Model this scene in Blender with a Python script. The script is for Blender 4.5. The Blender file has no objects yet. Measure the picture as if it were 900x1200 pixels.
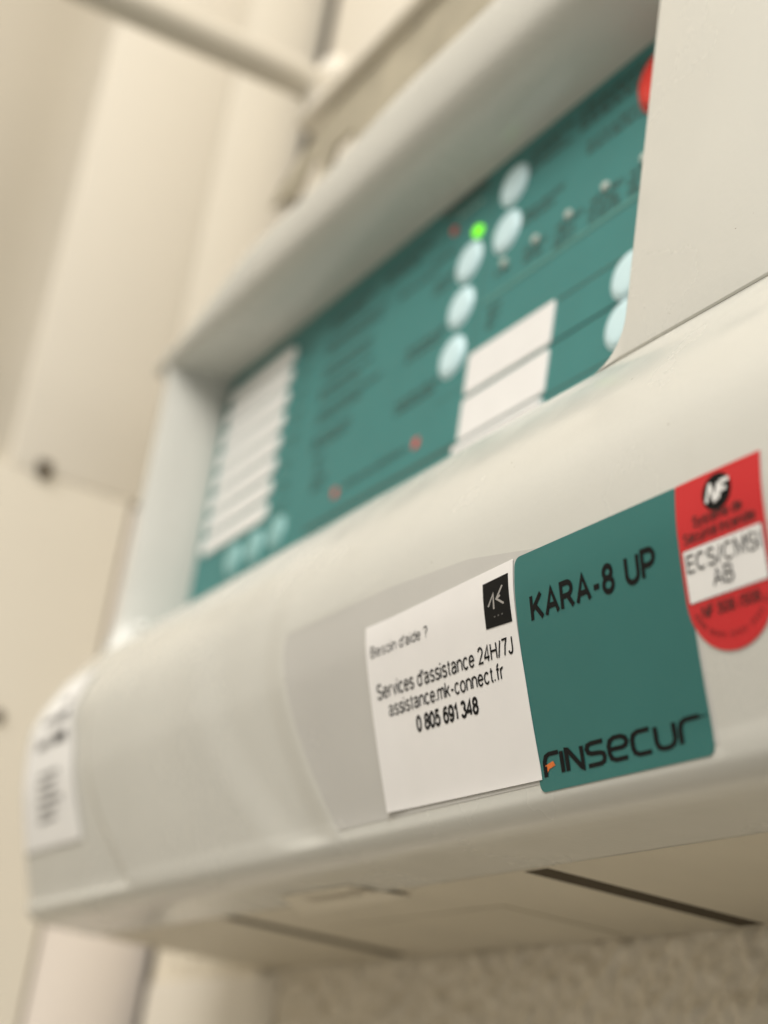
import bpy, bmesh, math, random
from mathutils import Vector, Matrix, noise
random.seed(7)
S = bpy.context.scene
COL = S.collection

# ---------------------------------------------------------------- camera
cam_d = bpy.data.cameras.new('camera')
cam = bpy.data.objects.new('camera', cam_d); COL.objects.link(cam)
RX, RY, RZ = (0.47147837, -0.25868725, -0.84308306), (0.86954722, 0.29567646, 0.39555412), (0.14695501, -0.91959575, 0.36434583)
M = Matrix.Identity(4)
for i, r in enumerate((RX, RY, RZ)):
    M[i][0], M[i][1], M[i][2] = r[0], -r[1], -r[2]
M[0][3], M[1][3], M[2][3] = 0.0, -0.13, 0.0
cam.matrix_world = M
cam_d.sensor_fit = 'VERTICAL'; cam_d.sensor_height = 36; cam_d.lens = 2020.63 / 1200 * 36
cam_d.clip_start = 0.01; cam_d.clip_end = 50
cam_d.dof.use_dof = True; cam_d.dof.focus_distance = 0.2445; cam_d.dof.aperture_fstop = 12.2
S.camera = cam

# ---------------------------------------------------------------- light
w = bpy.data.worlds.new('World'); S.world = w; w.use_nodes = True
bg = w.node_tree.nodes['Background']
bg.inputs[0].default_value = (1.0, 0.955, 0.875, 1); bg.inputs[1].default_value = 0.28

def area(name, loc, target, size, power, col):
    l = bpy.data.lights.new(name, 'AREA'); l.shape = 'RECTANGLE'; l.size = size[0]; l.size_y = size[1]
    l.energy = power; l.color = col
    o = bpy.data.objects.new(name, l); COL.objects.link(o); o.location = loc
    o.rotation_euler = (Vector(target) - Vector(loc)).to_track_quat('-Z', 'Y').to_euler()
    return o
area('ceiling_lamp', (0.55, -1.20, 1.50), (-.3, 0, .1), (1.6, 0.85), 51, (1.0, 0.96, 0.895))
area('fill_lamp', (-0.75, -1.1, 1.6), (-.35, .05, .1), (0.5, 0.25), 9, (1.0, 0.95, 0.88))  # unseen lamp added as fill from the left
S.view_settings.view_transform = 'Standard'; S.view_settings.look = 'None'
S.view_settings.exposure = 0; S.view_settings.gamma = 1

# ---------------------------------------------------------------- materials
def mat(name, col, rough=.4, spec=.5, bump=0, bscale=200, vary=0, vscale=30, coat=0, metal=0, emit=0, bdist=.0005, rvary=0):
    m = bpy.data.materials.new(name); m.use_nodes = True
    nt = m.node_tree; b = nt.nodes['Principled BSDF']; L = nt.links.new
    b.inputs['Base Color'].default_value = (*col, 1); b.inputs['Roughness'].default_value = rough
    b.inputs['Specular IOR Level'].default_value = spec; b.inputs['Metallic'].default_value = metal
    b.inputs['Coat Weight'].default_value = coat; b.inputs['Coat Roughness'].default_value = .15
    tc = nt.nodes.new('ShaderNodeTexCoord')
    if emit:
        b.inputs['Emission Color'].default_value = (*col, 1); b.inputs['Emission Strength'].default_value = emit
    if vary:
        n = nt.nodes.new('ShaderNodeTexNoise'); n.inputs['Scale'].default_value = vscale; n.inputs['Detail'].default_value = 5
        L(tc.outputs['Object'], n.inputs['Vector'])
        r = nt.nodes.new('ShaderNodeMapRange'); r.inputs[1].default_value = .3; r.inputs[2].default_value = .7
        r.inputs[3].default_value = 1 - vary; r.inputs[4].default_value = 1 + vary * .4
        L(n.outputs[0], r.inputs[0])
        h = nt.nodes.new('ShaderNodeVectorMath'); h.operation = 'SCALE'; h.inputs[0].default_value = col
        L(r.outputs[0], h.inputs['Scale']); L(h.outputs[0], b.inputs['Base Color'])
    if rvary:
        n = nt.nodes.new('ShaderNodeTexNoise'); n.inputs['Scale'].default_value = 55; n.inputs['Detail'].default_value = 6
        L(tc.outputs['Object'], n.inputs['Vector'])
        r = nt.nodes.new('ShaderNodeMapRange'); r.inputs[1].default_value = .3; r.inputs[2].default_value = .7
        r.inputs[3].default_value = rough - rvary; r.inputs[4].default_value = rough + rvary
        L(n.outputs[0], r.inputs[0]); L(r.outputs[0], b.inputs['Roughness'])
    if bump:
        n = nt.nodes.new('ShaderNodeTexNoise'); n.inputs['Scale'].default_value = bscale; n.inputs['Detail'].default_value = 3
        L(tc.outputs['Object'], n.inputs['Vector'])
        bp = nt.nodes.new('ShaderNodeBump'); bp.inputs['Strength'].default_value = bump; bp.inputs['Distance'].default_value = bdist
        L(n.outputs[0], bp.inputs['Height']); L(bp.outputs[0], b.inputs['Normal'])
    return m

def specked(m, col, amount=.0, dens=900):
    """small dust specks and faint scuffs, as the real cover has"""
    nt = m.node_tree; b = nt.nodes['Principled BSDF']; L = nt.links.new
    tc = nt.nodes.new('ShaderNodeTexCoord')
    v = nt.nodes.new('ShaderNodeTexVoronoi'); v.inputs['Scale'].default_value = dens
    L(tc.outputs['Object'], v.inputs['Vector'])
    n = nt.nodes.new('ShaderNodeTexNoise'); n.inputs['Scale'].default_value = 160; n.inputs['Detail'].default_value = 4
    L(tc.outputs['Object'], n.inputs['Vector'])
    c1 = nt.nodes.new('ShaderNodeMath'); c1.operation = 'LESS_THAN'; c1.inputs[1].default_value = .16; L(v.outputs['Distance'], c1.inputs[0])
    c2 = nt.nodes.new('ShaderNodeMath'); c2.operation = 'GREATER_THAN'; c2.inputs[1].default_value = .68; L(n.outputs[0], c2.inputs[0])
    mu = nt.nodes.new('ShaderNodeMath'); mu.operation = 'MULTIPLY'; L(c1.outputs[0], mu.inputs[0]); L(c2.outputs[0], mu.inputs[1])
    mv = nt.nodes.new('ShaderNodeMath'); mv.operation = 'MULTIPLY'; mv.inputs[1].default_value = amount; L(mu.outputs[0], mv.inputs[0])
    mix = nt.nodes.new('ShaderNodeMixRGB'); mix.inputs[2].default_value = (.22, .18, .13, 1)
    L(mv.outputs[0], mix.inputs[0])
    src = b.inputs['Base Color'].links
    if src: L(src[0].from_socket, mix.inputs[1])
    else: mix.inputs[1].default_value = (*col, 1)
    L(mix.outputs[0], b.inputs['Base Color'])

PL = (.625, .620, .572)
plastic = mat('grey_white_plastic', PL, .22, .5, bump=.10, bscale=900, vary=.04, vscale=25, rvary=.10, bdist=.0002)
specked(plastic, PL, .8)
recess_grey = mat('grey_recess_plastic', (.545, .535, .505), .22, .5, bump=.10, bscale=900, vary=.04, vscale=25, rvary=.10, bdist=.0002)
back_plastic = mat('back_box_plastic', (.61, .56, .45), .5, .4, bump=.25, bscale=1400, vary=.05, vscale=40, bdist=.0002)
specked(back_plastic, (.61, .56, .45), .5)
slot_dark = mat('slot_dark', (.07, .055, .035), .8, .2)
green = mat('green_overlay', (.044, .205, .200), .42, .3, vary=.06, vscale=60, bump=.05, bscale=600, bdist=.0002)
green_dark = mat('overlay_print_dark', (.030, .080, .070), .45)
grey_lamp = mat('lamp_lens_grey', (.48, .54, .50), .3)
green_line = mat('overlay_print_line', (.035, .120, .100), .45)
green_pale = mat('overlay_print_pale', (.14, .33, .28), .45)
grey_pale = mat('overlay_print_grey', (.33, .45, .40), .45)
button_m = mat('button_membrane', (.60, .80, .85), .30, .5)
button_d = mat('button_membrane_clear', (.26, .50, .50), .30, .5)
white_paper = mat('white_paper', (.86, .84, .82), .55, .4, vary=.03, vscale=80, bump=.05, bscale=900, bdist=.0002)
label_paper = mat('label_paper', (.86, .85, .83), .5, .4, vary=.03, vscale=150)
insert_m = mat('blank_insert', (.80, .79, .78), .55, .3, vary=.03, vscale=120)
ink = mat('black_ink', (.008, .008, .008), .6, .12)
grey_ink = mat('grey_ink', (.10, .095, .09), .5, .3)
faint_ink = mat('faint_ink', (.38, .36, .34), .5, .3)
orange_m = mat('orange_ink', (.75, .17, .02), .45)
st_green = mat('sticker_green', (.034, .168, .156), .45, .28, vary=.05, vscale=70, bump=.04, bscale=700, bdist=.0002)
st_edge = mat('sticker_edge', (.45, .50, .46), .5)
st_red = mat('sticker_red', (.62, .014, .020), .4, .45, vary=.05, vscale=80)
red_ink = mat('dark_red_ink', (.06, .008, .008), .5)
led_g = mat('lit_green_lamp', (.22, .95, .01), .3, emit=1.0)
led_r = mat('red_lamp', (.65, .05, .045), .3)
red_plastic = mat('red_plastic', (.72, .02, .012), .25, .5)
cream = mat('cream_paint', (.79, .74, .645), .5, .4, vary=.03, vscale=6)
cream2 = mat('cream_paint_door', (.78, .73, .63), .5, .4, vary=.04, vscale=8)
pinkish = mat('pale_pink_paint', (.76, .69, .62), .5, .4, vary=.03, vscale=8)
wall_m = mat('wall_plaster', (.80, .73, .60), .8, .2, vary=.12, vscale=420, bump=.5, bscale=500, bdist=.001)
side_m = mat('side_wall_paint', (.64, .60, .525), .7, .3, vary=.05, vscale=10)
gap_m = mat('dark_gap', (.07, .05, .03), .8, .2)
pipe_m = mat('pipe_paint', (.62, .58, .50), .45, .4)
dusty = mat('dusty_plastic', (.42, .38, .29), .6, .3, vary=.2, vscale=60)

# ---------------------------------------------------------------- helpers
def link(name, bm, m, parent=None, smooth=True, autosmooth=None):
    me = bpy.data.meshes.new(name); bm.normal_update(); bm.to_mesh(me); bm.free()
    if smooth:
        for p in me.polygons: p.use_smooth = True
        me.set_sharp_from_angle(angle=math.radians(autosmooth or 40))
    me.materials.append(m)
    o = bpy.data.objects.new(name, me); COL.objects.link(o)
    if parent: o.parent = parent
    return o

def tag(o, label, cat, group=None):
    o['label'] = label; o['category'] = cat
    if group: o['group'] = group
    return o

def root(name, loc, label, cat, group=None):
    o = bpy.data.objects.new(name, None); o.empty_display_size = .02; COL.objects.link(o); o.location = loc
    return tag(o, label, cat, group)

def attach(child, parent):
    child.parent = parent
    if parent.type == 'EMPTY': child.matrix_parent_inverse = Matrix.Translation(-parent.location)
    return child

def box(bm, a, b, bevel=0, seg=2):
    r = bmesh.ops.create_cube(bm, size=1)
    vs = r['verts']
    for v in vs:
        v.co = Vector(((a[i] + b[i]) / 2 + v.co[i] * (b[i] - a[i])) for i in range(3))
    if bevel:
        es = list({e for v in vs for e in v.link_edges})
        bmesh.ops.bevel(bm, geom=es, offset=bevel, segments=seg, affect='EDGES', profile=.5)

def prism(bm, pts, y0, y1, bevel=0, seg=2):
    """polygon in the x-z plane (counter-clockwise seen from -y) pushed from y0 (front) to y1"""
    f = [bm.verts.new((x, y0, z)) for x, z in pts]; g = [bm.verts.new((x, y1, z)) for x, z in pts]
    ff = bm.faces.new(f); bm.faces.new(g[::-1]); n = len(pts)
    for i in range(n): bm.faces.new((f[i], g[i], g[(i + 1) % n], f[(i + 1) % n]))
    bmesh.ops.recalc_face_normals(bm, faces=bm.faces[:])
    if bevel: bmesh.ops.bevel(bm, geom=list(ff.edges), offset=bevel, segments=seg, affect='EDGES', profile=.5)

def rrect(x0, z0, x1, z1, r, n=6):
    out = []
    for cx, cz, a0 in ((x1 - r, z0 + r, -90), (x1 - r, z1 - r, 0), (x0 + r, z1 - r, 90), (x0 + r, z0 + r, 180)):
        for k in range(n + 1):
            a = math.radians(a0 + 90 * k / n); out.append((cx + r * math.cos(a), cz + r * math.sin(a)))
    return out

def catmull(pts, n):
    P = [pts[0]] + list(pts) + [pts[-1]]; out = []
    for i in range(1, len(P) - 2):
        p0, p1, p2, p3 = P[i - 1:i + 3]
        for k in range(n):
            t = k / n
            out.append(tuple(.5 * ((2 * b) + (-a + c) * t + (2 * a - 5 * b + 4 * c - d) * t * t + (-a + 3 * b - 3 * c + d) * t ** 3) for a, b, c, d in zip(p0, p1, p2, p3)))
    out.append(tuple(pts[-1])); return out

def sstep(a, b, x):
    t = min(1, max(0, (x - a) / (b - a))); return t * t * (3 - 2 * t)

# ---------------------------------------------------------------- the place
XL, XR = -.4455, -.09          # the panel's left and right ends
WY = .0636                     # the wall the panel hangs on
# rough plastered wall: near the panel the grain is real relief
bm = bmesh.new()
def wall_patch(x0, x1, z0, z1, nx, nz):
    vs = [[None] * (nx + 1) for _ in range(nz + 1)]
    for j in range(nz + 1):
        for i in range(nx + 1):
            x = x0 + (x1 - x0) * i / nx; z = z0 + (z1 - z0) * j / nz
            d = 0
            if 0 < i < nx and 0 < j < nz:
                d = .0016 * max(0, noise.noise(Vector((x * 170, z * 170, 3)))) + .0012 * max(-.2, noise.noise(Vector((x * 330, z * 330, 9))))
            vs[j][i] = bm.verts.new((x, WY - max(d, -.0004), z))
    for j in range(nz):
        for i in range(nx): bm.faces.new((vs[j][i], vs[j][i + 1], vs[j + 1][i + 1], vs[j + 1][i]))
wall_patch(-.5270, .1, -.10, .06, 700, 190)
for a in ((-.5270, .9, -1.1, -.10), (-.5270, .9, .06, 1.4), (.1, .9, -.10, .06)):
    f = [bm.verts.new((x, WY, z)) for x, z in ((a[0], a[2]), (a[1], a[2]), (a[1], a[3]), (a[0], a[3]))]; bm.faces.new(f)
o = link('wall', bm, wall_m); o['kind'] = 'structure'
# side wall across the corner, with a dark gap where it meets the first wall
bm = bmesh.new(); 
wp = catmull([(-.470, -1.2), (-.480, -.40), (-.500, -.16), (-.5220, -.065), (-.5385, -.026), (-.5425, -.012), (-.5500, .02), (-.5650, WY + .06)], 6)  # curve shaped so the wall darkens towards the casing
wa = [bm.verts.new((x, y, -1.1)) for x, y in wp]; wb = [bm.verts.new((x, y, 1.4)) for x, y in wp]
for i in range(len(wp) - 1): bm.faces.new((wa[i], wa[i + 1], wb[i + 1], wb[i]))
o = link('side_wall', bm, side_m); o['kind'] = 'structure'
bm = bmesh.new(); box(bm, (-.565, .0665, -1.1), (-.5275, .12, 1.4)); o = link('corner_gap', bm, gap_m, smooth=False); o['kind'] = 'structure'
# upper casing (cream vertical box) and the frame beside it
t = root('cable_casing', (-.55, .007, .2), 'wide cream vertical casing running up the side wall above the cabinet door', 'casing')
bm = bmesh.new(); box(bm, (-.565, -.0165, .2046), (-.5345, .0300, 1.4), .0005, 2)
attach(link('casing_box', bm, cream), t)
bm = bmesh.new(); box(bm, (-.5345, -.0080, .2035), (-.5325, -.0030, .2085), .0008); attach(link('dark_spot', bm, gap_m), t)  # small dark block at the casing's lower edge
t = root('corner_board', (-.55, .048, 0), 'pale flat board in the corner between casing and panel wall', 'board')
bm = bmesh.new(); box(bm, (-.565, .03005, .204), (-.5350, .0622, 1.4), .0004)
attach(link('upper_board', bm, cream2), t)
bm = bmesh.new(); box(bm, (-.565, .0285, -1.1), (-.5358, .0645, .2038), .0006)
attach(link('lower_board', bm, pinkish), t)
t = root('cabinet_door', (-.55, -.3, 0), 'plain beige cabinet door with a small dark keyhole below the cream casing', 'cabinet door')
bm = bmesh.new(); box(bm, (-.565, -.18, -1.1), (-.5350, .0270, .2048), .0006)
attach(link('door_panel', bm, cream2), t)
bm = bmesh.new(); bmesh.ops.create_cone(bm, cap_ends=True, segments=20, radius1=.0022, radius2=.0018, depth=.0015, matrix=Matrix.Translation((-.5345, -.0012, .1216)) @ Matrix.Rotation(math.pi / 2, 4, 'Y'))
attach(link('keyhole', bm, gap_m), t)

# smooth board on the wall between the corner and the rough plaster
t = root('wall_board', (-.48, WY, 0), 'smooth pale board on the wall between the dark corner gap and the rough plaster', 'board')
bm = bmesh.new(); box(bm, (-.5262, WY - .0016, -1.1), (-.4290, WY + .001, .0505), .0015); attach(link('lower_board', bm, cream), t)
bm = bmesh.new(); box(bm, (-.5262, WY - .0016, .2200), (-.4290, WY + .001, 1.4), .0015); attach(link('upper_board', bm, cream), t)

# pipe leaving the wall, with its white cap
def tube(bm, path, radii, seg=20):
    rings = []
    for i, p in enumerate(path):
        p = Vector(p); d = (Vector(path[min(i + 1, len(path) - 1)]) - Vector(path[max(i - 1, 0)])).normalized()
        u = d.orthogonal().normalized(); v = d.cross(u)
        if rings:
            u = (pu - d * pu.dot(d)).normalized(); v = d.cross(u)
        pu = u
        rings.append([bm.verts.new(p + (u * math.cos(a) + v * math.sin(a)) * radii[i]) for a in [2 * math.pi * k / seg for k in range(seg)]])
    for a, b in zip(rings, rings[1:]):
        for k in range(seg): bm.faces.new((a[k], a[(k + 1) % seg], b[(k + 1) % seg], b[k]))
    bm.faces.new(rings[0][::-1]); bm.faces.new(rings[-1])
    bmesh.ops.recalc_face_normals(bm, faces=bm.faces[:])
t = root('conduit_pipe', (-.412, .022, .2925), 'thin beige rod sticking out level above the panel hood, bright rounded cap at its end', 'rod')
bm = bmesh.new(); tube(bm, [(-.4120, -.0900, .3022), (-.4120, -.04, .3022), (-.4120, .0120, .3026), (-.4120, .0175, .3020), (-.4118, .0205, .2990), (-.4115, .0215, .2950), (-.4115, .0215, .2925)], [.0056, .0056, .0056, .0057, .0055, .0052, .0050])
attach(link('rod', bm, pipe_m), t)
bm = bmesh.new(); bmesh.ops.create_uvsphere(bm, u_segments=20, v_segments=12, radius=.0058, matrix=Matrix.Translation((-.4105, .0240, .3075)) @ Matrix.Diagonal((1, 1, 1.2, 1)))
attach(link('cap', bm, cream), t)

# slotted trunking above the panel, broken at its left end
t = root('slotted_trunking', (-.25, .04, .27), 'dusty beige slotted cable trunking with a broken jagged end above the panel hood', 'cable trunking')
random.seed(3)
def trunk_poly():
    top = [(-.4350, .2715), (-.4270, .2760), (-.4200, .2790), (-.4120, .2815), (-.405, .2850), (-.395, .2880), (-.37, .2885), (-.10, .2885)]
    bot = [(-.10, .244)]
    x = -.115
    while x > -.372 and False:
        bot += [(x, .244), (x - .0015, .2690 + random.uniform(-.002, .002)), (x - .0075, .2700 + random.uniform(-.002, .002)), (x - .009, .2455)]
        x -= .0185
    bot += [(-.352, .2440), (-.3535, .2660), (-.3600, .2640), (-.3615, .2440), (-.376, .2440), (-.3775, .2700), (-.3900, .2700), (-.3930, .2630), (-.3980, .2610), (-.4000, .2720), (-.4080, .2740), (-.4120, .2670), (-.4200, .2660), (-.4230, .2700), (-.4300, .2700)]
    return bot[::-1] if False else (top[::-1], bot)
top, bot = trunk_poly()
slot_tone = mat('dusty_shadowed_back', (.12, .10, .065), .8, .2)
pts = [(x, z) for x, z in top] + [(x, z) for x, z in bot[::-1]]
bm = bmesh.new(); prism(bm, pts, .0200, .0215)
attach(link('front_plate', bm, dusty), t)
bm = bmesh.new(); box(bm, (-.404, .0215, .2870), (-.10, WY, .2885), .0003); attach(link('top_plate', bm, dusty), t)
bm = bmesh.new(); box(bm, (-.416, .0160, .2885), (-.10, .0255, .2925), .0012, 3); attach(link('lid', bm, cream), t)
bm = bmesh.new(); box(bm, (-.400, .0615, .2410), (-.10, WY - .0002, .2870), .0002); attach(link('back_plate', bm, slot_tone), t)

# ---------------------------------------------------------------- the alarm panel
panel = root('alarm_panel', (-.27, WY, .14), 'grey-white plastic fire alarm control panel with green keypad window, mounted on the wall', 'alarm panel')
def P(o): return attach(o, panel)

# profile of the bulging lower cover, (y, z), from the window ledge round to the underside
PR = catmull([(0.0004, .1243), (-.0022, .1213), (-.0060, .1160), (-.0102, .1087), (-.0134, .1005), (-.0143, .0935), (-.0136, .0850), (-.0122, .0784), (-.0086, .0663), (-.0056, .0573)], 10)
LIP = catmull([(-.0056, .0573), (-.0050, .0551), (-.0042, .0533), (-.0026, .0517), (-.0004, .0510), (.0020, .0508)], 8)
PROF = [(.0190, .1236), (.0040, .1241), (.0018, .1244)] + PR + LIP[1:] + [(.0146, .0508), (.0149, .0512), (.0149, .0560)]
FS, FE = 3, 3 + len(PR) + len(LIP) - 2
arc = [0]
for a, b in zip(PROF, PROF[1:]): arc.append(arc[-1] + math.hypot(b[0] - a[0], b[1] - a[1]))
def s_of_z(z):
    for i in range(FS, FE):
        (y0, z0), (y1, z1) = PROF[i], PROF[i + 1]
        if z1 <= z <= z0: return arc[i] + (arc[i + 1] - arc[i]) * (z0 - z) / (z0 - z1 + 1e-12)
    raise ValueError(z)
def prof_at(s):
    for i in range(len(arc) - 1):
        if arc[i] <= s <= arc[i + 1]:
            t = (s - arc[i]) / (arc[i + 1] - arc[i] + 1e-12)
            (y0, z0), (y1, z1) = PROF[i], PROF[i + 1]
            ty, tz = y1 - y0, z1 - z0; l = math.hypot(ty, tz) or 1
            return y0 + ty * t, z0 + tz * t, tz / l, -ty / l   # point, outward normal
    raise ValueError(s)
def nrm_at(s):
    # normal averaged over a small span so prints follow the smooth surface
    a = prof_at(max(s - .0006, 0)); b = prof_at(min(s + .0006, arc[-1] - 1e-6))
    ny, nz = b[1] - a[1], -(b[0] - a[0]); l = math.hypot(ny, nz); return ny / l, nz / l
def shape_depth(x, z):
    """moulded steps in the cover: how far the surface sits below the outer profile"""
    if z > .1075 or z < .0535: return 0
    k = (.0914 - z) / .036
    d = 0
    # right recess that carries the stickers
    xe = -.2805 + .0165 * max(0, k) ** 1.7
    top = sstep(.0920 + .008 * sstep(-.262, -.215, x), .0908 - .004 * sstep(-.262, -.215, x), z) * sstep(.0536, .0556, z)
    fade = .55 + .45 * sstep(-.17, -.26, x)
    d += .00018 * fade * sstep(xe - .0018, xe + .0018, x) * top * sstep(-.1600, -.1625, x)
    # shallow band left of it
    xb = -.318 + .034 * max(0, k) ** 1.6
    d += .0006 * sstep(xb - .009, xb + .009, x) * sstep(.1050, .0930, z) * sstep(.0536, .0560, z) * sstep(xe + .0005, xe - .0110, x)
    # raised main face begins right of the end section
    xa = -.3925 + .026 * max(0, (.092 - z) / .038) ** 1.8
    d += .00085 * sstep(xa + .0022, xa - .0022, x) * sstep(.1000, .0900, z) * sstep(.0536, .0556, z)
    return d
def surf(x, s, off=0):
    y, z, _, _ = prof_at(s); ny, nz = nrm_at(s)
    d = off - shape_depth(x, z)
    return Vector((x, y + ny * d, z + nz * d))
# check the normal points outwards (towards -y)
assert nrm_at(s_of_z(.09))[0] < 0

RE = .0035
bm = bmesh.new()
xs = [RE * (1 - math.cos(math.radians(a))) for a in (0, 15, 30, 45, 60, 75)]
x = RE
while x < XR - XL - .0001: xs.append(x); x += .0009 if x < .30 else .004
xs.append(XR - XL)
svals = []
for i in range(len(arc) - 1):
    n = max(1, int((arc[i + 1] - arc[i]) / .0009) + 1) if FS <= i <= FE else 1
    for k in range(n): svals.append(arc[i] + (arc[i + 1] - arc[i]) * k / n)
svals.append(arc[-1])
cols = []
for dx in xs:
    ins = RE - math.sqrt(max(0, RE * RE - (RE - dx) ** 2)) if dx < RE else 0
    col = []
    for s in svals:
        face = arc[FS] - .003 < s < arc[FE] + .02
        v = surf(XL + dx, s, -ins if face else 0) if arc[FS] <= s <= arc[FE] else None
        if v is None:
            y, z, _, _ = prof_at(s); v = Vector((XL + dx, y + (ins * .8 if s < arc[FS] else 0), z + (ins if s > arc[FE] else -ins)))
        col.append(bm.verts.new(v))
    cols.append(col)
for a, b in zip(cols, cols[1:]):
    for k in range(len(svals) - 1): bm.faces.new((a[k], a[k + 1], b[k + 1], b[k]))
bm.faces.new(cols[0][::-1]); bm.faces.new(cols[-1])
bmesh.ops.recalc_face_normals(bm, faces=bm.faces[:])
P(link('lower_cover', bm, plastic, autosmooth=55))

# right bezel: flat front with the window's rounded lower corner
r = .0075
pts = [(-.2013, .2300), (-.2013, .12440 + r)]
for k in range(1, 9):
    a = math.radians(90 * k / 8); pts.append((-.2013 - r + r * math.cos(a), .12440 + r - r * math.sin(a)))
pts += [(XR, .12440), (XR, .2300)]
bm = bmesh.new(); prism(bm, pts[::-1], .0001, .0500, .0004, 3)
P(link('front_bezel', bm, plastic, autosmooth=50))

# left pillar
bm = bmesh.new()
sec = catmull([(XL + .0005, .0600), (XL - .0002, .0180), (XL + .0006, .0068), (XL + .0032, .0022), (XL + .0062, .0022), (XL + .0088, .0062), (XL + .0112, .0135), (XL + .0122, .0192)], 6)
za, zb = .1180, .2160
rings = []
zz = [za, .121, .124, .127, .131, .136, .144, .2000, .206, .211, zb]
for z in zz:
    fl = max(0, (.136 - z) / .018) ** 2 * .006     # foot flares out into the lower cover
    up = max(0, (z - .200) / .016) ** 2 * .003
    rings.append([bm.verts.new((x + (fl * .5 + up * .8 if x > XL + .003 else 0), y - (fl + up) * (1 if y < .017 else 0) * .8, z)) for x, y in sec])
for a, b in zip(rings, rings[1:]):
    for k in range(len(sec) - 1): bm.faces.new((a[k], a[k + 1], b[k + 1], b[k]))
bmesh.ops.recalc_face_normals(bm, faces=bm.faces[:])
P(link('left_pillar', bm, plastic))

# hood over the window
def ztop(x): 
    t = sstep(XL - .002, -.375, x); return .0 + .0125 * t + .0045 * sstep(-.36, -.29, x)
hp = [(.0195, .2103, 0), (.0120, .2104, .07), (.0060, .2104, .16), (.0026, .2106, .27), (.0006, .2112, .42), (-.0006, .2122, .70), (-.0006, .2134, .97), (.0010, .2143, 1), (.0060, .2148, 1), (.0600, .2150, 1)]
bm = bmesh.new(); cols = []
hx = [XL - .0035, XL - .0033, XL - .0026, XL - .0012, XL + .001, XL + .004] + [XL + .008 + k * .006 for k in range(39)] + [-.2009]
hpf = catmull(hp, 4)
for i, x in enumerate(hx):
    e = (.0030, .0016, .0008, .0003, 0.0001, 0)[i] if i < 6 else 0
    cols.append([bm.verts.new((x, y + e * (1 if y < .04 else 0), z + ztop(x) * k + e * (.5 - k))) for y, z, k in hpf])
for a, b in zip(cols, cols[1:]):
    for k in range(len(hpf) - 1): bm.faces.new((a[k], b[k], b[k + 1], a[k + 1]))
bm.faces.new(cols[0])
bmesh.ops.recalc_face_normals(bm, faces=bm.faces[:])
P(link('hood', bm, plastic, autosmooth=60))

# back box under and behind the covers
bm = bmesh.new(); box(bm, (XL + .0012, .0153, .0512), (XR - .001, WY - .0004, .1222), .0010)
box(bm, (XL + .0016, .0210, .1200), (XR - .0014, WY - .0008, .2090), .0006)
bb = P(link('back_box', bm, back_plastic))
bb_in = bm = bmesh.new()
def flat_z(bm, pts, z, t):
    f = [bm.verts.new((x, y, z)) for x, y in pts]; g = [bm.verts.new((x, y, z - t)) for x, y in pts]
    bm.faces.new(f); bm.faces.new(g[::-1]); n = len(pts)
    for i in range(n): bm.faces.new((f[i], f[(i + 1) % n], g[(i + 1) % n], g[i]))
    bmesh.ops.recalc_face_normals(bm, faces=bm.faces[:])
flat_z(bm, [(-.3400, .0325), (-.2700, .0325), (-.2700, .0590), (-.3400, .0590)], .0513, .00035)
P(link('knockout_panel', bm, back_plastic, smooth=False))
for xc, w_ in ((-.2348, .0066), (-.3585, .0064)):
    bm = bmesh.new(); flat_z(bm, [(xc - w_ / 2, .0165), (xc + w_ / 2, .0165), (xc + w_ / 2, .0602), (xc - w_ / 2, .0602)], .0514, .00030)
    P(link('slot', bm, slot_dark, smooth=False))
tab_m = mat('pale_tab', (.72, .67, .56), .5, .4)
bm = bmesh.new(); flat_z(bm, [(-.3130, .0078), (-.2840, .0078), (-.2800, .0190), (-.3280, .0205)], .05070, .00015)
em = P(link('paper_tab', bm, tab_m, smooth=False))
bm = bmesh.new()
random.seed(5)
for k in range(8):
    x0 = -.3080 + k * .0034; y0 = .0105 + random.uniform(-.0006, .0006); box(bm, (x0, y0, .05040), (x0 + .0020, y0 + .0026, .05050))
attach(link('tab_mark', bm, mat('tab_print', (.50, .45, .36), .6), smooth=False), em)

# ---------------------------------------------------------------- keypad overlay in the window
FY = .0186
bm = bmesh.new(); f = [bm.verts.new(c) for c in ((-.4360, FY, .1225), (-.1960, FY, .1225), (-.1960, FY, .2125), (-.4360, FY, .2125))]; bm.faces.new(f)
g = bmesh.ops.extrude_face_region(bm, geom=bm.faces[:]); 
for v in [e for e in g['geom'] if isinstance(e, bmesh.types.BMVert)]: v.co.y += .0012
bmesh.ops.recalc_face_normals(bm, faces=bm.faces[:])
face = P(link('keypad_overlay', bm, green, smooth=False))

def plate(name, x0, z0, x1, z1, m, parent, r=.0008, t=.0003, base=FY):
    bm = bmesh.new(); prism(bm, rrect(x0, z0, x1, z1, r, 4), base - t, base - .00002, min(t * .4, .0002), 1)
    return attach(link(name, bm, m), parent)
def dome(name, x, z, rx, rz, h, m, parent, base=FY, seg=28):
    bm = bmesh.new(); rings = []
    prof_ = [(1.08, 0), (1.05, .22), (.97, .30), (.93, .62), (.84, .84), (.62, .95), (.32, 1.0)]
    for q, hh in prof_: rings.append([bm.verts.new((x + rx * q * math.cos(2 * math.pi * k / seg), base - .00002 - h * hh, z + rz * q * math.sin(2 * math.pi * k / seg))) for k in range(seg)])
    for a, b in zip(rings, rings[1:]):
        for k in range(seg): bm.faces.new((a[k], b[k], b[(k + 1) % seg], a[(k + 1) % seg]))
    bm.faces.new(rings[-1]); bmesh.ops.recalc_face_normals(bm, faces=bm.faces[:])
    return attach(link(name, bm, m), parent)
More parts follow.
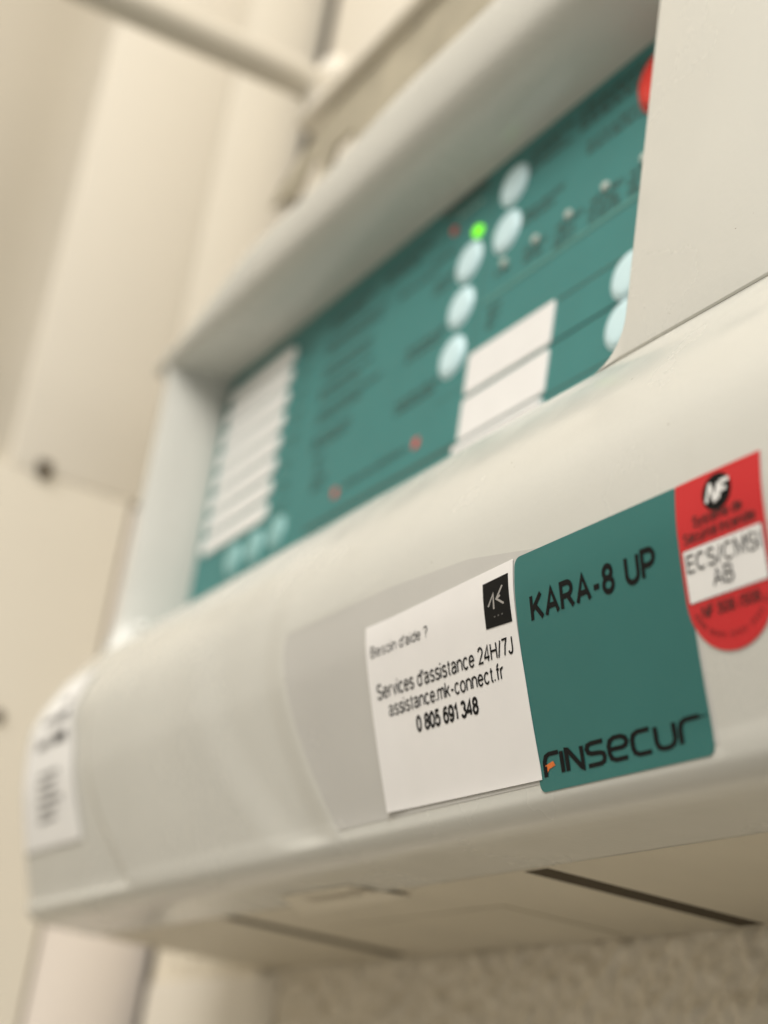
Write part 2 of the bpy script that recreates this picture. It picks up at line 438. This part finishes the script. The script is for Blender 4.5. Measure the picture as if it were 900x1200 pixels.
# zone name labels, eight rows
for k in range(8):
    z1 = .2048 - k * .00648
    plate('zone_label', -.4290 - .0003 * (k % 2), z1 - .0049, -.3860, z1, label_paper, face, .0024, .0007)
# two blank inserts and the holder lip below
plate('blank_insert', -.2868, .1543, -.2545, .1640, insert_m, face, .0008, .0005)
plate('blank_insert', -.2868, .1438, -.2545, .1534, insert_m, face, .0008, .0005)
plate('holder_lip', -.2872, .1405, -.2545, .1426, insert_m, face, .0004, .0012)
# separators
for (x0, z0, x1, z1, m) in ((-.2850, .17560, -.1990, .17600, green_pale), (-.2850, .17480, -.1990, .17510, green_line), (-.2540, .16340, -.1990, .16385, green_dark), (-.2545, .15400, -.1990, .15445, ink), (-.2545, .14280, -.1990, .14320, green_dark),
                            (-.3600, .14330, -.2880, .14450, green_dark), (-.2545, .13900, -.1990, .14020, green_dark), (-.3000, .15700, -.2872, .15720, green_line), (-.2867, .1570, -.28635, .2060, green_line)):
    plate('printed_line', x0, z0, x1, z1, m, face, .00008, .00006)
# lines of small print (too blurred to read): word-length strokes
def print_lines(x0, x1, z, h, m=green_dark, rows=1, pitch=.0020, parent=face, base=FY, name='printed_text'):
    bm = bmesh.new()
    for r_ in range(rows):
        x = x0 + random.uniform(0, .0006); xe = x1 - (random.uniform(0, .3) * (x1 - x0) if r_ else 0)
        while x < xe - .0006:
            w_ = min(random.uniform(.0012, .0038), xe - x); zz = z - r_ * pitch
            n = max(1, int(w_ / .0005))
            for k in range(n):
                hh = h * random.choice((.7, .7, 1))
                prism(bm, [(x + k * w_ / n, zz), (x + (k + .72) * w_ / n, zz), (x + (k + .72) * w_ / n, zz + hh), (x + k * w_ / n, zz + hh)], base - .00008, base - .00002)
            x += w_ + .0007
    return attach(link(name, bm, m, smooth=False), parent)
random.seed(11)
for k in range(8):                                   # column beside the zone labels
    z = .2005 - k * .00648
    print_lines(-.3815, -.3740 + random.uniform(-.0015, .001), z, .0011, green_line, 2, .0019)
for x0, x1, z, n in ((-.3650, -.3400, .2020, 2), (-.3650, -.3330, .1950, 2), (-.3640, -.3380, .1878, 2), (-.3650, -.3360, .1818, 2), (-.3640, -.3300, .1752, 2), (-.3640, -.3430, .1680, 2), (-.3600, -.3555, .1615, 2), (-.3600, -.3520, .1560, 2),
                     (-.3360, -.3130, .2030, 2), (-.3270, -.3080, .1935, 1),
                     (-.3090, -.2985, .1890, 2), (-.3180, -.3000, .1755, 2), (-.3200, -.3000, .1628, 2), (-.3110, -.2990, .1955, 1),
                     (-.2725, -.2560, .2055, 3), (-.2725, -.2570, .1905, 2), (-.2540, -.2230, .2060, 3), (-.2500, -.2210, .1965, 2),
                     (-.2815, -.2740, .1800, 1), (-.2700, -.2615, .1805, 2), (-.2585, -.2485, .1808, 3), (-.2465, -.2350, .1812, 3), (-.2335, -.2200, .1812, 3), (-.3420, -.3095, .1495, 1), (-.2820, -.2765, .1720, 3)):
    print_lines(x0, x1, z, .0016, green_dark, n, .0021)
plate('printed_block', -.3100, .2072, -.2900, .2098, green_dark, face, .0004, .00006)
print_lines(-.3020, -.2915, .2040, .0012, grey_pale, 1)
for x, z in ((-.2777, .1823), (-.2657, .1825), (-.2538, .1828), (-.2414, .1832), (-.2290, .1834)):
    dome('status_lamp', x, z, .0011, .0010, .0006, grey_lamp, face, seg=14)

for x, z in ((-.2778, .2014), (-.2783, .1901), (-.2936, .1895), (-.2943, .1784), (-.2950, .1667), (-.2300, .1590), (-.2303, .1490), (-.3769, .1482), (-.3903, .1478), (-.4040, .1477)):
    big = x > -.36
    dome('button', x, z, .0050 if big else .0043, .0046 if big else .0043, .0009, button_m if big else button_d, face)
dome('green_lamp', -.2913, .1962, .0018, .0014, .0008, led_g, face)
dome('red_lamp', -.3029, .2016, .0011, .0011, .0006, led_r, face)
for x, z in ((-.3062, .1500), (-.3450, .1496)):
    plate('red_mark', x - .0012, z - .0012, x + .0012, z + .0012, led_r, face, .0003, .0002)
# red knob partly behind the bezel
dome('red_cover', -.2256, .1993, .0066, .0066, .0020, red_plastic, face)

# ---------------------------------------------------------------- stickers on the lower cover
def patch_outline(name, outline, m, parent, off, res=.0012):
    """a thin sheet following the curved cover; outline in (x, arc) coordinates"""
    bm = bmesh.new()
    vs = [bm.verts.new((x, 0, s)) for x, s in outline]
    bm.faces.new(vs)
    smin = min(s for _, s in outline); smax = max(s for _, s in outline)
    xmin = min(x for x, _ in outline); xmax = max(x for x, _ in outline)
    s = smin + res
    while s < smax:
        bmesh.ops.bisect_plane(bm, geom=bm.verts[:] + bm.edges[:] + bm.faces[:], plane_co=(0, 0, s), plane_no=(0, 0, 1)); s += res
    x = xmin + .004
    while x < xmax:
        bmesh.ops.bisect_plane(bm, geom=bm.verts[:] + bm.edges[:] + bm.faces[:], plane_co=(x, 0, 0), plane_no=(1, 0, 0)); x += .004
    top = bm.faces[:]
    g = bmesh.ops.extrude_face_region(bm, geom=top)
    low = {v for v in g['geom'] if isinstance(v, bmesh.types.BMVert)}
    for v in bm.verts:
        o_ = off(v.co.x, v.co.z) if callable(off) else off
        v.co = surf(v.co.x, v.co.z, o_ - (.00008 if v in low else 0))
    bmesh.ops.recalc_face_normals(bm, faces=bm.faces[:])
    return attach(link(name, bm, m, autosmooth=35), parent)

def zs(x, z): return (x, s_of_z(z))
def strokes(name, lines, wd, x0, z0, sx, sz, m, parent, off, slant=0.0):
    """lettering drawn as strokes of even width; lines in letter units, mapped to x / arc"""
    bm = bmesh.new(); sb = s_of_z(z0)
    for ln in lines:
        P2 = [Vector((a + slant * b, b)) for a, b in ln]; L_, R_ = [], []
        for i, p in enumerate(P2):
            d0 = (p - P2[i - 1]).normalized() if i else None; d1 = (P2[i + 1] - p).normalized() if i < len(P2) - 1 else None
            d = (d0 + d1).normalized() if d0 and d1 else (d0 or d1)
            n = Vector((-d.y, d.x)); k = 1 / max(.5, n.dot(Vector((-(d0 or d1).y, (d0 or d1).x))))
            L_.append(p + n * wd / 2 * k); R_.append(p - n * wd / 2 * k)
        f = lambda q: bm.verts.new(surf(x0 + q.x * sx, sb - q.y * sz, off))
        L_ = [f(q) for q in L_]; R_ = [f(q) for q in R_]
        for i in range(len(L_) - 1): bm.faces.new((L_[i], R_[i], R_[i + 1], L_[i + 1]))
    for fc in bm.faces:
        fc.normal_update()
        if fc.normal.y > 0: fc.normal_flip()
    return attach(link(name, bm, m, smooth=False), parent)

def arcpts(cx, cy, rx, ry, a0, a1, n=8):
    return [(cx + rx * math.cos(math.radians(a0 + (a1 - a0) * k / n)), cy + ry * math.sin(math.radians(a0 + (a1 - a0) * k / n))) for k in range(n + 1)]

def A_(cx, cy, rx, ry, a0, a1, n=12):
    return arcpts(cx, cy, rx, ry, a0, a1, n)
_n = [[(0, 0), (0, .72)], [(0, .45)] + A_(.25, .46, .25, .26, 180, 0, 10) + [(.50, 0)]]
_e = [[(.02, .38), (.52, .38)] + A_(.27, .36, .26, .36, 5, 325, 14)]
_a = [A_(.24, .52, .23, .20, 165, 0, 8) + [(.47, .10), (.52, 0)], [(.47, .42), (.22, .40)] + A_(.19, .20, .18, .19, 95, 285, 8) + [(.36, .04), (.47, .20)]]
_s = [A_(.24, .54, .21, .18, 20, 265, 9) + A_(.24, .18, .24, .18, 85, -160, 9)]
_o = [A_(.27, .36, .27, .36, 90, 450, 18)]
_c = [A_(.27, .36, .26, .36, 40, 320, 14)]
GL = {
 'A': (.70, [[(0, 0), (.35, 1), (.70, 0)], [(.13, .33), (.57, .33)]]),
 'B': (.60, [[(0, 0), (0, 1), (.32, 1)] + A_(.32, .76, .23, .24, 90, -90, 8) + [(.02, .52)], [(.32, .52)] + A_(.32, .26, .28, .26, 90, -90, 8) + [(.02, 0)]]),
 'C': (.68, [A_(.36, .5, .36, .5, 48, 312, 16)]),
 'E': (.56, [[(.56, 1), (0, 1), (0, 0), (.56, 0)], [(0, .53), (.50, .53)]]),
 'F': (.52, [[(.54, 1), (0, 1), (0, 0)], [(0, .52), (.46, .52)]]),
 'H': (.62, [[(0, 0), (0, 1)], [(.62, 0), (.62, 1)], [(0, .53), (.62, .53)]]),
 'I': (.02, [[(0, 0), (0, 1)]]),
 'J': (.40, [[(.40, 1), (.40, .26)] + A_(.20, .22, .20, .22, 0, -175, 8)]),
 'K': (.62, [[(0, 0), (0, 1)], [(.60, 1), (.02, .38)], [(.20, .58), (.64, 0)]]),
 'M': (.74, [[(0, 0), (0, 1), (.06, 1), (.37, .08), (.68, 1), (.74, 1), (.74, 0)]]),
 'N': (.62, [[(0, 0), (0, 1), (.06, 1), (.56, 0), (.62, 0), (.62, 1)]]),
 'P': (.58, [[(0, 0), (0, 1), (.32, 1)] + A_(.32, .72, .26, .28, 90, -90, 8) + [(.02, .44)]]),
 'R': (.64, [[(0, 0), (0, 1), (.34, 1)] + A_(.34, .74, .25, .26, 90, -90, 8) + [(.02, .48)], [(.34, .47), (.64, 0)]]),
 'S': (.58, [A_(.29, .755, .26, .245, 22, 262, 10) + A_(.29, .26, .29, .26, 82, -162, 10)]),
 'U': (.60, [[(0, 1), (0, .33)] + A_(.30, .32, .30, .32, 180, 360, 10) + [(.60, 1)]]),
 '0': (.50, [A_(.25, .5, .25, .5, 90, 450, 18)]),
 '1': (.28, [[(0, .76), (.16, .86), (.26, 1), (.26, 0)]]),
 '2': (.52, [A_(.25, .74, .24, .26, 170, -35, 8) + [(.02, .02), (.52, .02)]]),
 '3': (.50, [A_(.24, .76, .21, .24, 160, -80, 8), A_(.24, .27, .25, .27, 85, -165, 10)]),
 '4': (.54, [[(.40, 0), (.40, 1), (0, .32), (0, .26), (.54, .26)]]),
 '5': (.50, [[(.47, 1), (.12, 1), (.05, .52)] + A_(.24, .33, .25, .33, 130, -160, 12)]),
 '6': (.50, [A_(.28, .58, .26, .42, 50, 180, 8) + [(.0, .40)] + A_(.26, .32, .24, .32, 180, 520, 16)]),
 '7': (.48, [[(0, 1), (.50, 1), (.32, .60), (.20, 0)]]),
 '8': (.50, [A_(.25, .76, .21, .24, 90, 450, 14), A_(.25, .27, .25, .27, 90, 450, 16)]),
 '9': (.50, [A_(.24, .68, .24, .32, 0, 360, 16), A_(.24, .45, .26, .45, 20, -140, 10)]),
 'a': (.52, _a), 'c': (.50, _c), 'e': (.53, _e), 'o': (.54, _o), 's': (.47, _s),
 'd': (.50, [A_(.25, .36, .25, .36, 35, 325, 12), [(.49, 0), (.49, 1)]]),
 'f': (.28, [[(.13, 0), (.13, .78)] + A_(.27, .82, .14, .18, 180, 80, 5), [(0, .68), (.30, .68)]]),
 'i': (.02, [[(0, 0), (0, .72)], [(0, .88), (0, 1.0)]]),
 'k': (.46, [[(0, 0), (0, 1)], [(.44, .72), (.02, .28)], [(.17, .43), (.46, 0)]]),
 'm': (.80, [[(0, 0), (0, .72)], [(0, .48)] + A_(.20, .48, .20, .24, 180, 0, 8) + [(.40, 0)], [(.40, .48)] + A_(.60, .48, .20, .24, 180, 0, 8) + [(.80, 0)]]),
 'n': (.50, _n),
 'r': (.26, [[(0, 0), (0, .72)], [(0, .42)] + A_(.24, .44, .24, .27, 180, 80, 6)]),
 't': (.28, [[(.12, .92), (.12, .16)] + A_(.25, .16, .13, .15, 180, 280, 5), [(0, .70), (.27, .70)]]),
 'u': (.48, [[(0, .72), (0, .28)] + A_(.24, .27, .24, .26, 180, 350, 8), [(.48, 0), (.48, .72)]]),
 'v': (.46, [[(0, .72), (.23, 0), (.46, .72)]]),
 'y': (.46, [[(0, .72), (.24, .02)], [(.46, .72), (.20, -.14), (.12, -.26), (0, -.26)]]),
 'è': (.53, _e + [[(.16, 1.02), (.30, .86)]]), 'é': (.53, _e + [[(.24, .86), (.38, 1.02)]]),
 '.': (.04, [[(0, 0), (0, .11)]]), '-': (.30, [[(0, .36), (.30, .36)]]), "'": (.03, [[(.02, 1), (.02, .70)]]),
 '/': (.28, [[(0, -.02), (.28, 1.02)]]), '?': (.46, [A_(.23, .76, .22, .24, 175, -30, 8) + [(.23, .40), (.23, .26)], [(.23, 0), (.23, .12)]]),
}
def write(txt, x0, x1, z_base, z_cap, m, parent, off, wd=.13, slant=0.0, gap=.20, space=.36, name='lettering'):
    """plain sans lettering of even strokes laid on the curved cover between x0 and x1"""
    pen, ls = 0.0, []
    for ch in txt:
        if ch == ' ': pen += space; continue
        adv, gl = GL[ch]
        for ln in gl: ls.append([(pen + a, b) for a, b in ln])
        pen += adv + gap
    pen -= gap
    sx = (x1 - x0) / pen
    bm = bmesh.new(); sb = s_of_z(z_base); sc = sb - s_of_z(z_cap)
    for j, ln in enumerate(ls):
        Q = [Vector(((a + slant * b) * sx, b * sc)) for a, b in ln]
        Q = [q for i, q in enumerate(Q) if i == 0 or (q - Q[i - 1]).length > 1e-7]
        W_ = wd * sc; Lf, Rt = [], []
        if (Q[0] - Q[-1]).length > .02 * sc:      # square ends run a little past the last point
            pass
        for i, p in enumerate(Q):
            d0 = (p - Q[i - 1]).normalized() if i else None; d1 = (Q[i + 1] - p).normalized() if i < len(Q) - 1 else None
            if d0 is None and (Q[0] - Q[-1]).length < .02 * sc: d0 = (Q[-1] - Q[-2]).normalized()
            if d1 is None and (Q[0] - Q[-1]).length < .02 * sc: d1 = (Q[1] - Q[0]).normalized()
            d = (d0 + d1) if d0 and d1 else (d0 or d1)
            d = d.normalized() if d.length > .1 else d1
            n = Vector((-d.y, d.x)); e = d0 or d1
            k = 1 / max(.6, abs(n.dot(Vector((-e.y, e.x)))))
            Lf.append(p + n * W_ / 2 * k); Rt.append(p - n * W_ / 2 * k)
        o_ = lambda q: (off(x0 + q.x, sb - q.y) if callable(off) else off) + .000003 * (j % 5)
        f = lambda q: bm.verts.new(surf(x0 + q.x, sb - q.y, o_(q)))
        Lf = [f(q) for q in Lf]; Rt = [f(q) for q in Rt]
        for i in range(len(Lf) - 1): bm.faces.new((Lf[i], Rt[i], Rt[i + 1], Lf[i + 1]))
    for fc in bm.faces:
        fc.normal_update()
        if fc.normal.y > 0: fc.normal_flip()
    return attach(link(name, bm, m, smooth=False), parent)

def rr_s(x0, z0, x1, z1, r, skew=0):
    """rounded rectangle in x / arc, given by heights"""
    s0, s1 = s_of_z(z0), s_of_z(z1)   # s0 bottom (larger), s1 top
    return [(x, s) for x, s in rrect(x0, s1, x1, s0, r, 5)]

# slightly greyer sheet over the recess that the stickers sit on
def xe_(z): return -.2805 + .0165 * max(0, (.0914 - z) / .036) ** 1.7
zz_ = [.0914 - k * .0021 for k in range(18)]
ol = [(xe_(z), s_of_z(z)) for z in zz_]
ol[0] = (ol[0][0] + .0012, ol[0][1])
patch_outline('grey_recess', ol[::-1] + [(-.2400, s_of_z(.0914)), (-.2150, s_of_z(.0900)), (-.1900, s_of_z(.0860)), (-.1630, s_of_z(.0850)), (-.1625, s_of_z(zz_[-1]))], recess_grey, panel, .00006)

# -- model sticker
ms = patch_outline('model_sticker', rr_s(-.2016, .05450, -.1633, .0868, .0013), st_green, panel, .00012)
ms['label'] = 'dark green name sticker'
write('KARA-8 UP', -.1976, -.1692, .0771, .0804, ink, ms, .00018, wd=.22, gap=.25, space=.50)
# FINSECUR in square rounded strokes
LT = {
 'F': [[(0, -.05), (0, .66), (.10, .92), (.28, 1.0), (.78, 1.0)]],
 'I': [[(0, 0), (0, 1)]],
 'N': [[(0, 0), (0, 1), (.08, .98), (.70, .06), (.78, 0), (.78, 1)]],
 'S': [[(.82, 1), (.22, 1), (.06, .94), (0, .78), (.06, .60), (.22, .53), (.62, .50), (.78, .43), (.82, .27), (.78, .08), (.62, 0), (0, 0)]],
 'E': [[(.84, 0), (.28, 0), (.08, .10), (0, .32), (0, .68), (.08, .90), (.28, 1), (.60, 1), (.80, .90), (.86, .72), (.78, .56), (.60, .50), (.06, .50)]],
 'C': [[(.82, 0), (.28, 0), (.08, .10), (0, .32), (0, .68), (.08, .90), (.28, 1), (.82, 1)]],
 'U': [[(0, 1), (0, .32), (.08, .10), (.28, 0), (.54, 0), (.74, .10), (.82, .32), (.82, 1)]],
 'R': [[(0, 0), (0, .62), (.08, .90), (.28, 1), (.86, 1)]],
}
pen, lines = 0.0, []
for ch, adv in (('F', .92), ('I', .26), ('N', 1.04), ('S', 1.08), ('E', 1.12), ('C', 1.08), ('U', 1.08), ('R', .9)):
    for ln in LT[ch]: lines.append([(pen + a, b) for a, b in ln])
    pen += adv
sx = .0346 / pen; sz = s_of_z(.05655) - s_of_z(.0593)
strokes('lettering', lines, .205, -.1997, .05655, sx, sz, ink, ms, .00018)
strokes('orange_flame', [[(-.02, .16), (.12, .38), (.50, .50)]], .24, -.1997, .0566, sx, sz, orange_m, ms, .00020)
strokes('lettering', [[(0, 0), (.16, 0)], [(.22, 0), (.30, 0)]], .08, -.1652, .0592, sx, sz, ink, ms, .00018)

# -- help sticker, white, lifted a little at its left edge
def lift(x, s): return .00026 + .0004 * sstep(-.239, -.2475, x)
W = [(-.2467, s_of_z(.0858)), (-.2456, s_of_z(.0566)), (-.2008, s_of_z(.0562)), (-.2013, s_of_z(.0692)), (-.2017, s_of_z(.0765)), (-.2019, s_of_z(.0868))]
hs = patch_outline('help_sticker', W, white_paper, panel, lift)
hs['label'] = 'white paper help sticker'
O = .00034
LF = lambda x, s: lift(x, s) + .00006
write("Besoin d'aide ?", -.2450, -.2268, .0806, .0822, ink, hs, LF, wd=.12)
write("Services d'assistance 24H/7J", -.2440, -.2034, .0738, .0760, ink, hs, LF, wd=.145)
write('assistance.mk-connect.fr', -.2410, -.2066, .0708, .0729, ink, hs, LF, wd=.145)
write('0 805 691 348', -.2328, -.2146, .0673, .0694, ink, hs, LF, wd=.23, gap=.19)
lg = patch_outline('logo_square', [zs(-.2097, .0782), zs(-.2027, .0780), zs(-.2031, .0850), zs(-.2100, .0848)], ink, hs, .00034)
strokes('logo_mark', [[(0, .2), (.35, .75), (.35, 0)], [(.95, 1.0), (.55, .45), (1.0, .1)], [(.55, .45), (.8, .55)]], .10, -.2085, .0806, .0042, .0030, faint_ink, hs, .00040)
strokes('logo_mark', [[(0, 0), (.12, 0)], [(.3, 0), (.42, 0)], [(.6, 0), (.72, 0)]], .08, -.2072, .0795, .0034, .0030, grey_ink, hs, .00040)

# -- certification sticker, red with a rounded foot
xa, xb = -.1640, -.1478
s_t, s_m, s_b = s_of_z(.0868), s_of_z(.0722), s_of_z(.0654)
outl = [(xb, s_t), (xb, s_m)] + [((xa + xb) / 2 + (xb - xa) / 2 * math.cos(math.radians(a)), s_m + (s_b - s_m) * math.sin(math.radians(a))) for a in range(9, 180, 9)] + [(xa, s_m), (xa, s_t)]
cs = patch_outline('certification_sticker', outl, st_red, panel, .00014)
cs['label'] = 'red certification sticker with rounded foot'
cx = -.1558
ell = [(cx + .0027 * math.cos(a), s_of_z(.0840) + .0023 * math.sin(a)) for a in [2 * math.pi * k / 28 for k in range(28)]]
patch_outline('badge', ell, ink, cs, .00020)
write('NF', -.1577, -.1541, .0830, .0850, label_paper, cs, .00026, wd=.26, slant=.25)
write('Système de', -.1606, -.1515, .0808, .0820, red_ink, cs, .00020, wd=.2)
write('Sécurité Incendie', -.1628, -.1494, .0791, .0803, red_ink, cs, .00020, wd=.2)
patch_outline('white_field', rr_s(-.1634, .0720, -.1484, .0784, .0002), ink, cs, .00018)
patch_outline('white_field', rr_s(-.16325, .07208, -.14855, .07832, .0002), label_paper, cs, .00024)
write('ECS/CMSI', -.1626, -.1492, .0757, .0776, ink, cs, .0003, wd=.14)
write('AB', -.1581, -.1545, .0732, .0751, ink, cs, .0003, wd=.14)
write('NF 508 /508', -.1612, -.1506, .0700, .0712, red_ink, cs, .00020, wd=.22)
# curved small print along the foot, only marks at this size
ln = []
for k in range(26):
    a = math.radians(200 + k * 5.4); ca, sa = math.cos(a), math.sin(a)
    if k % 6 == 5: continue
    ln.append([(ca * .0066, sa * .0048), (ca * .0074, sa * .0055)])
strokes('small_print', ln, .00018, (xa + xb) / 2, .0722, 1, 1, red_ink, cs, .00020)

# -- address label on the left end
LB = [zs(-.4350, .1105), zs(-.4395, .0668), zs(-.3962, .0668), zs(-.4010, .0880), zs(-.4125, .1118)]
LB = [(-.4330, s_of_z(.1118)), (-.4400, s_of_z(.0935)), (-.4405, s_of_z(.0672)), (-.3965, s_of_z(.0668)), (-.4015, s_of_z(.0880)), (-.4120, s_of_z(.1118))]
al = patch_outline('end_label', LB, label_paper, panel, .00045)
al['label'] = 'white printed label round the left end'
random.seed(21)
def marks(x0, x1, z, h, m):
    ln = []; x = x0
    while x < x1:
        w_ = random.uniform(.0008, .0022); ln.append([(x - x0, 0), (x - x0 + w_, 0)]); x += w_ + random.uniform(.0003, .0010)
    strokes('printed_text', ln, h, x0, z, 1, 1, m, al, .0006)
for x0, x1, z, h, m in ((-.4190, -.4130, .1030, .0018, grey_ink), (-.4290, -.4200, .0985, .0016, grey_ink), (-.4180, -.4105, .0985, .0026, ink), (-.4310, -.4210, .0925, .0020, grey_ink), (-.4190, -.4100, .0930, .0028, ink)):
    marks(x0, x1, z, h, m)
for k in range(6): marks(-.4270 - .001 * (k % 2), -.4110 - .002 * (k % 3), .0845 - k * .0022, .0010, grey_ink)

# white bead added for the glint where pillar and lower cover meet
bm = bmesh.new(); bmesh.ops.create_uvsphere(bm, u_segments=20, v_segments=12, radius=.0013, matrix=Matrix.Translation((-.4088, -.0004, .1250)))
P(link('glint_bead', bm, mat('white_glint_bead', (.93, .92, .88), .15, .5)))
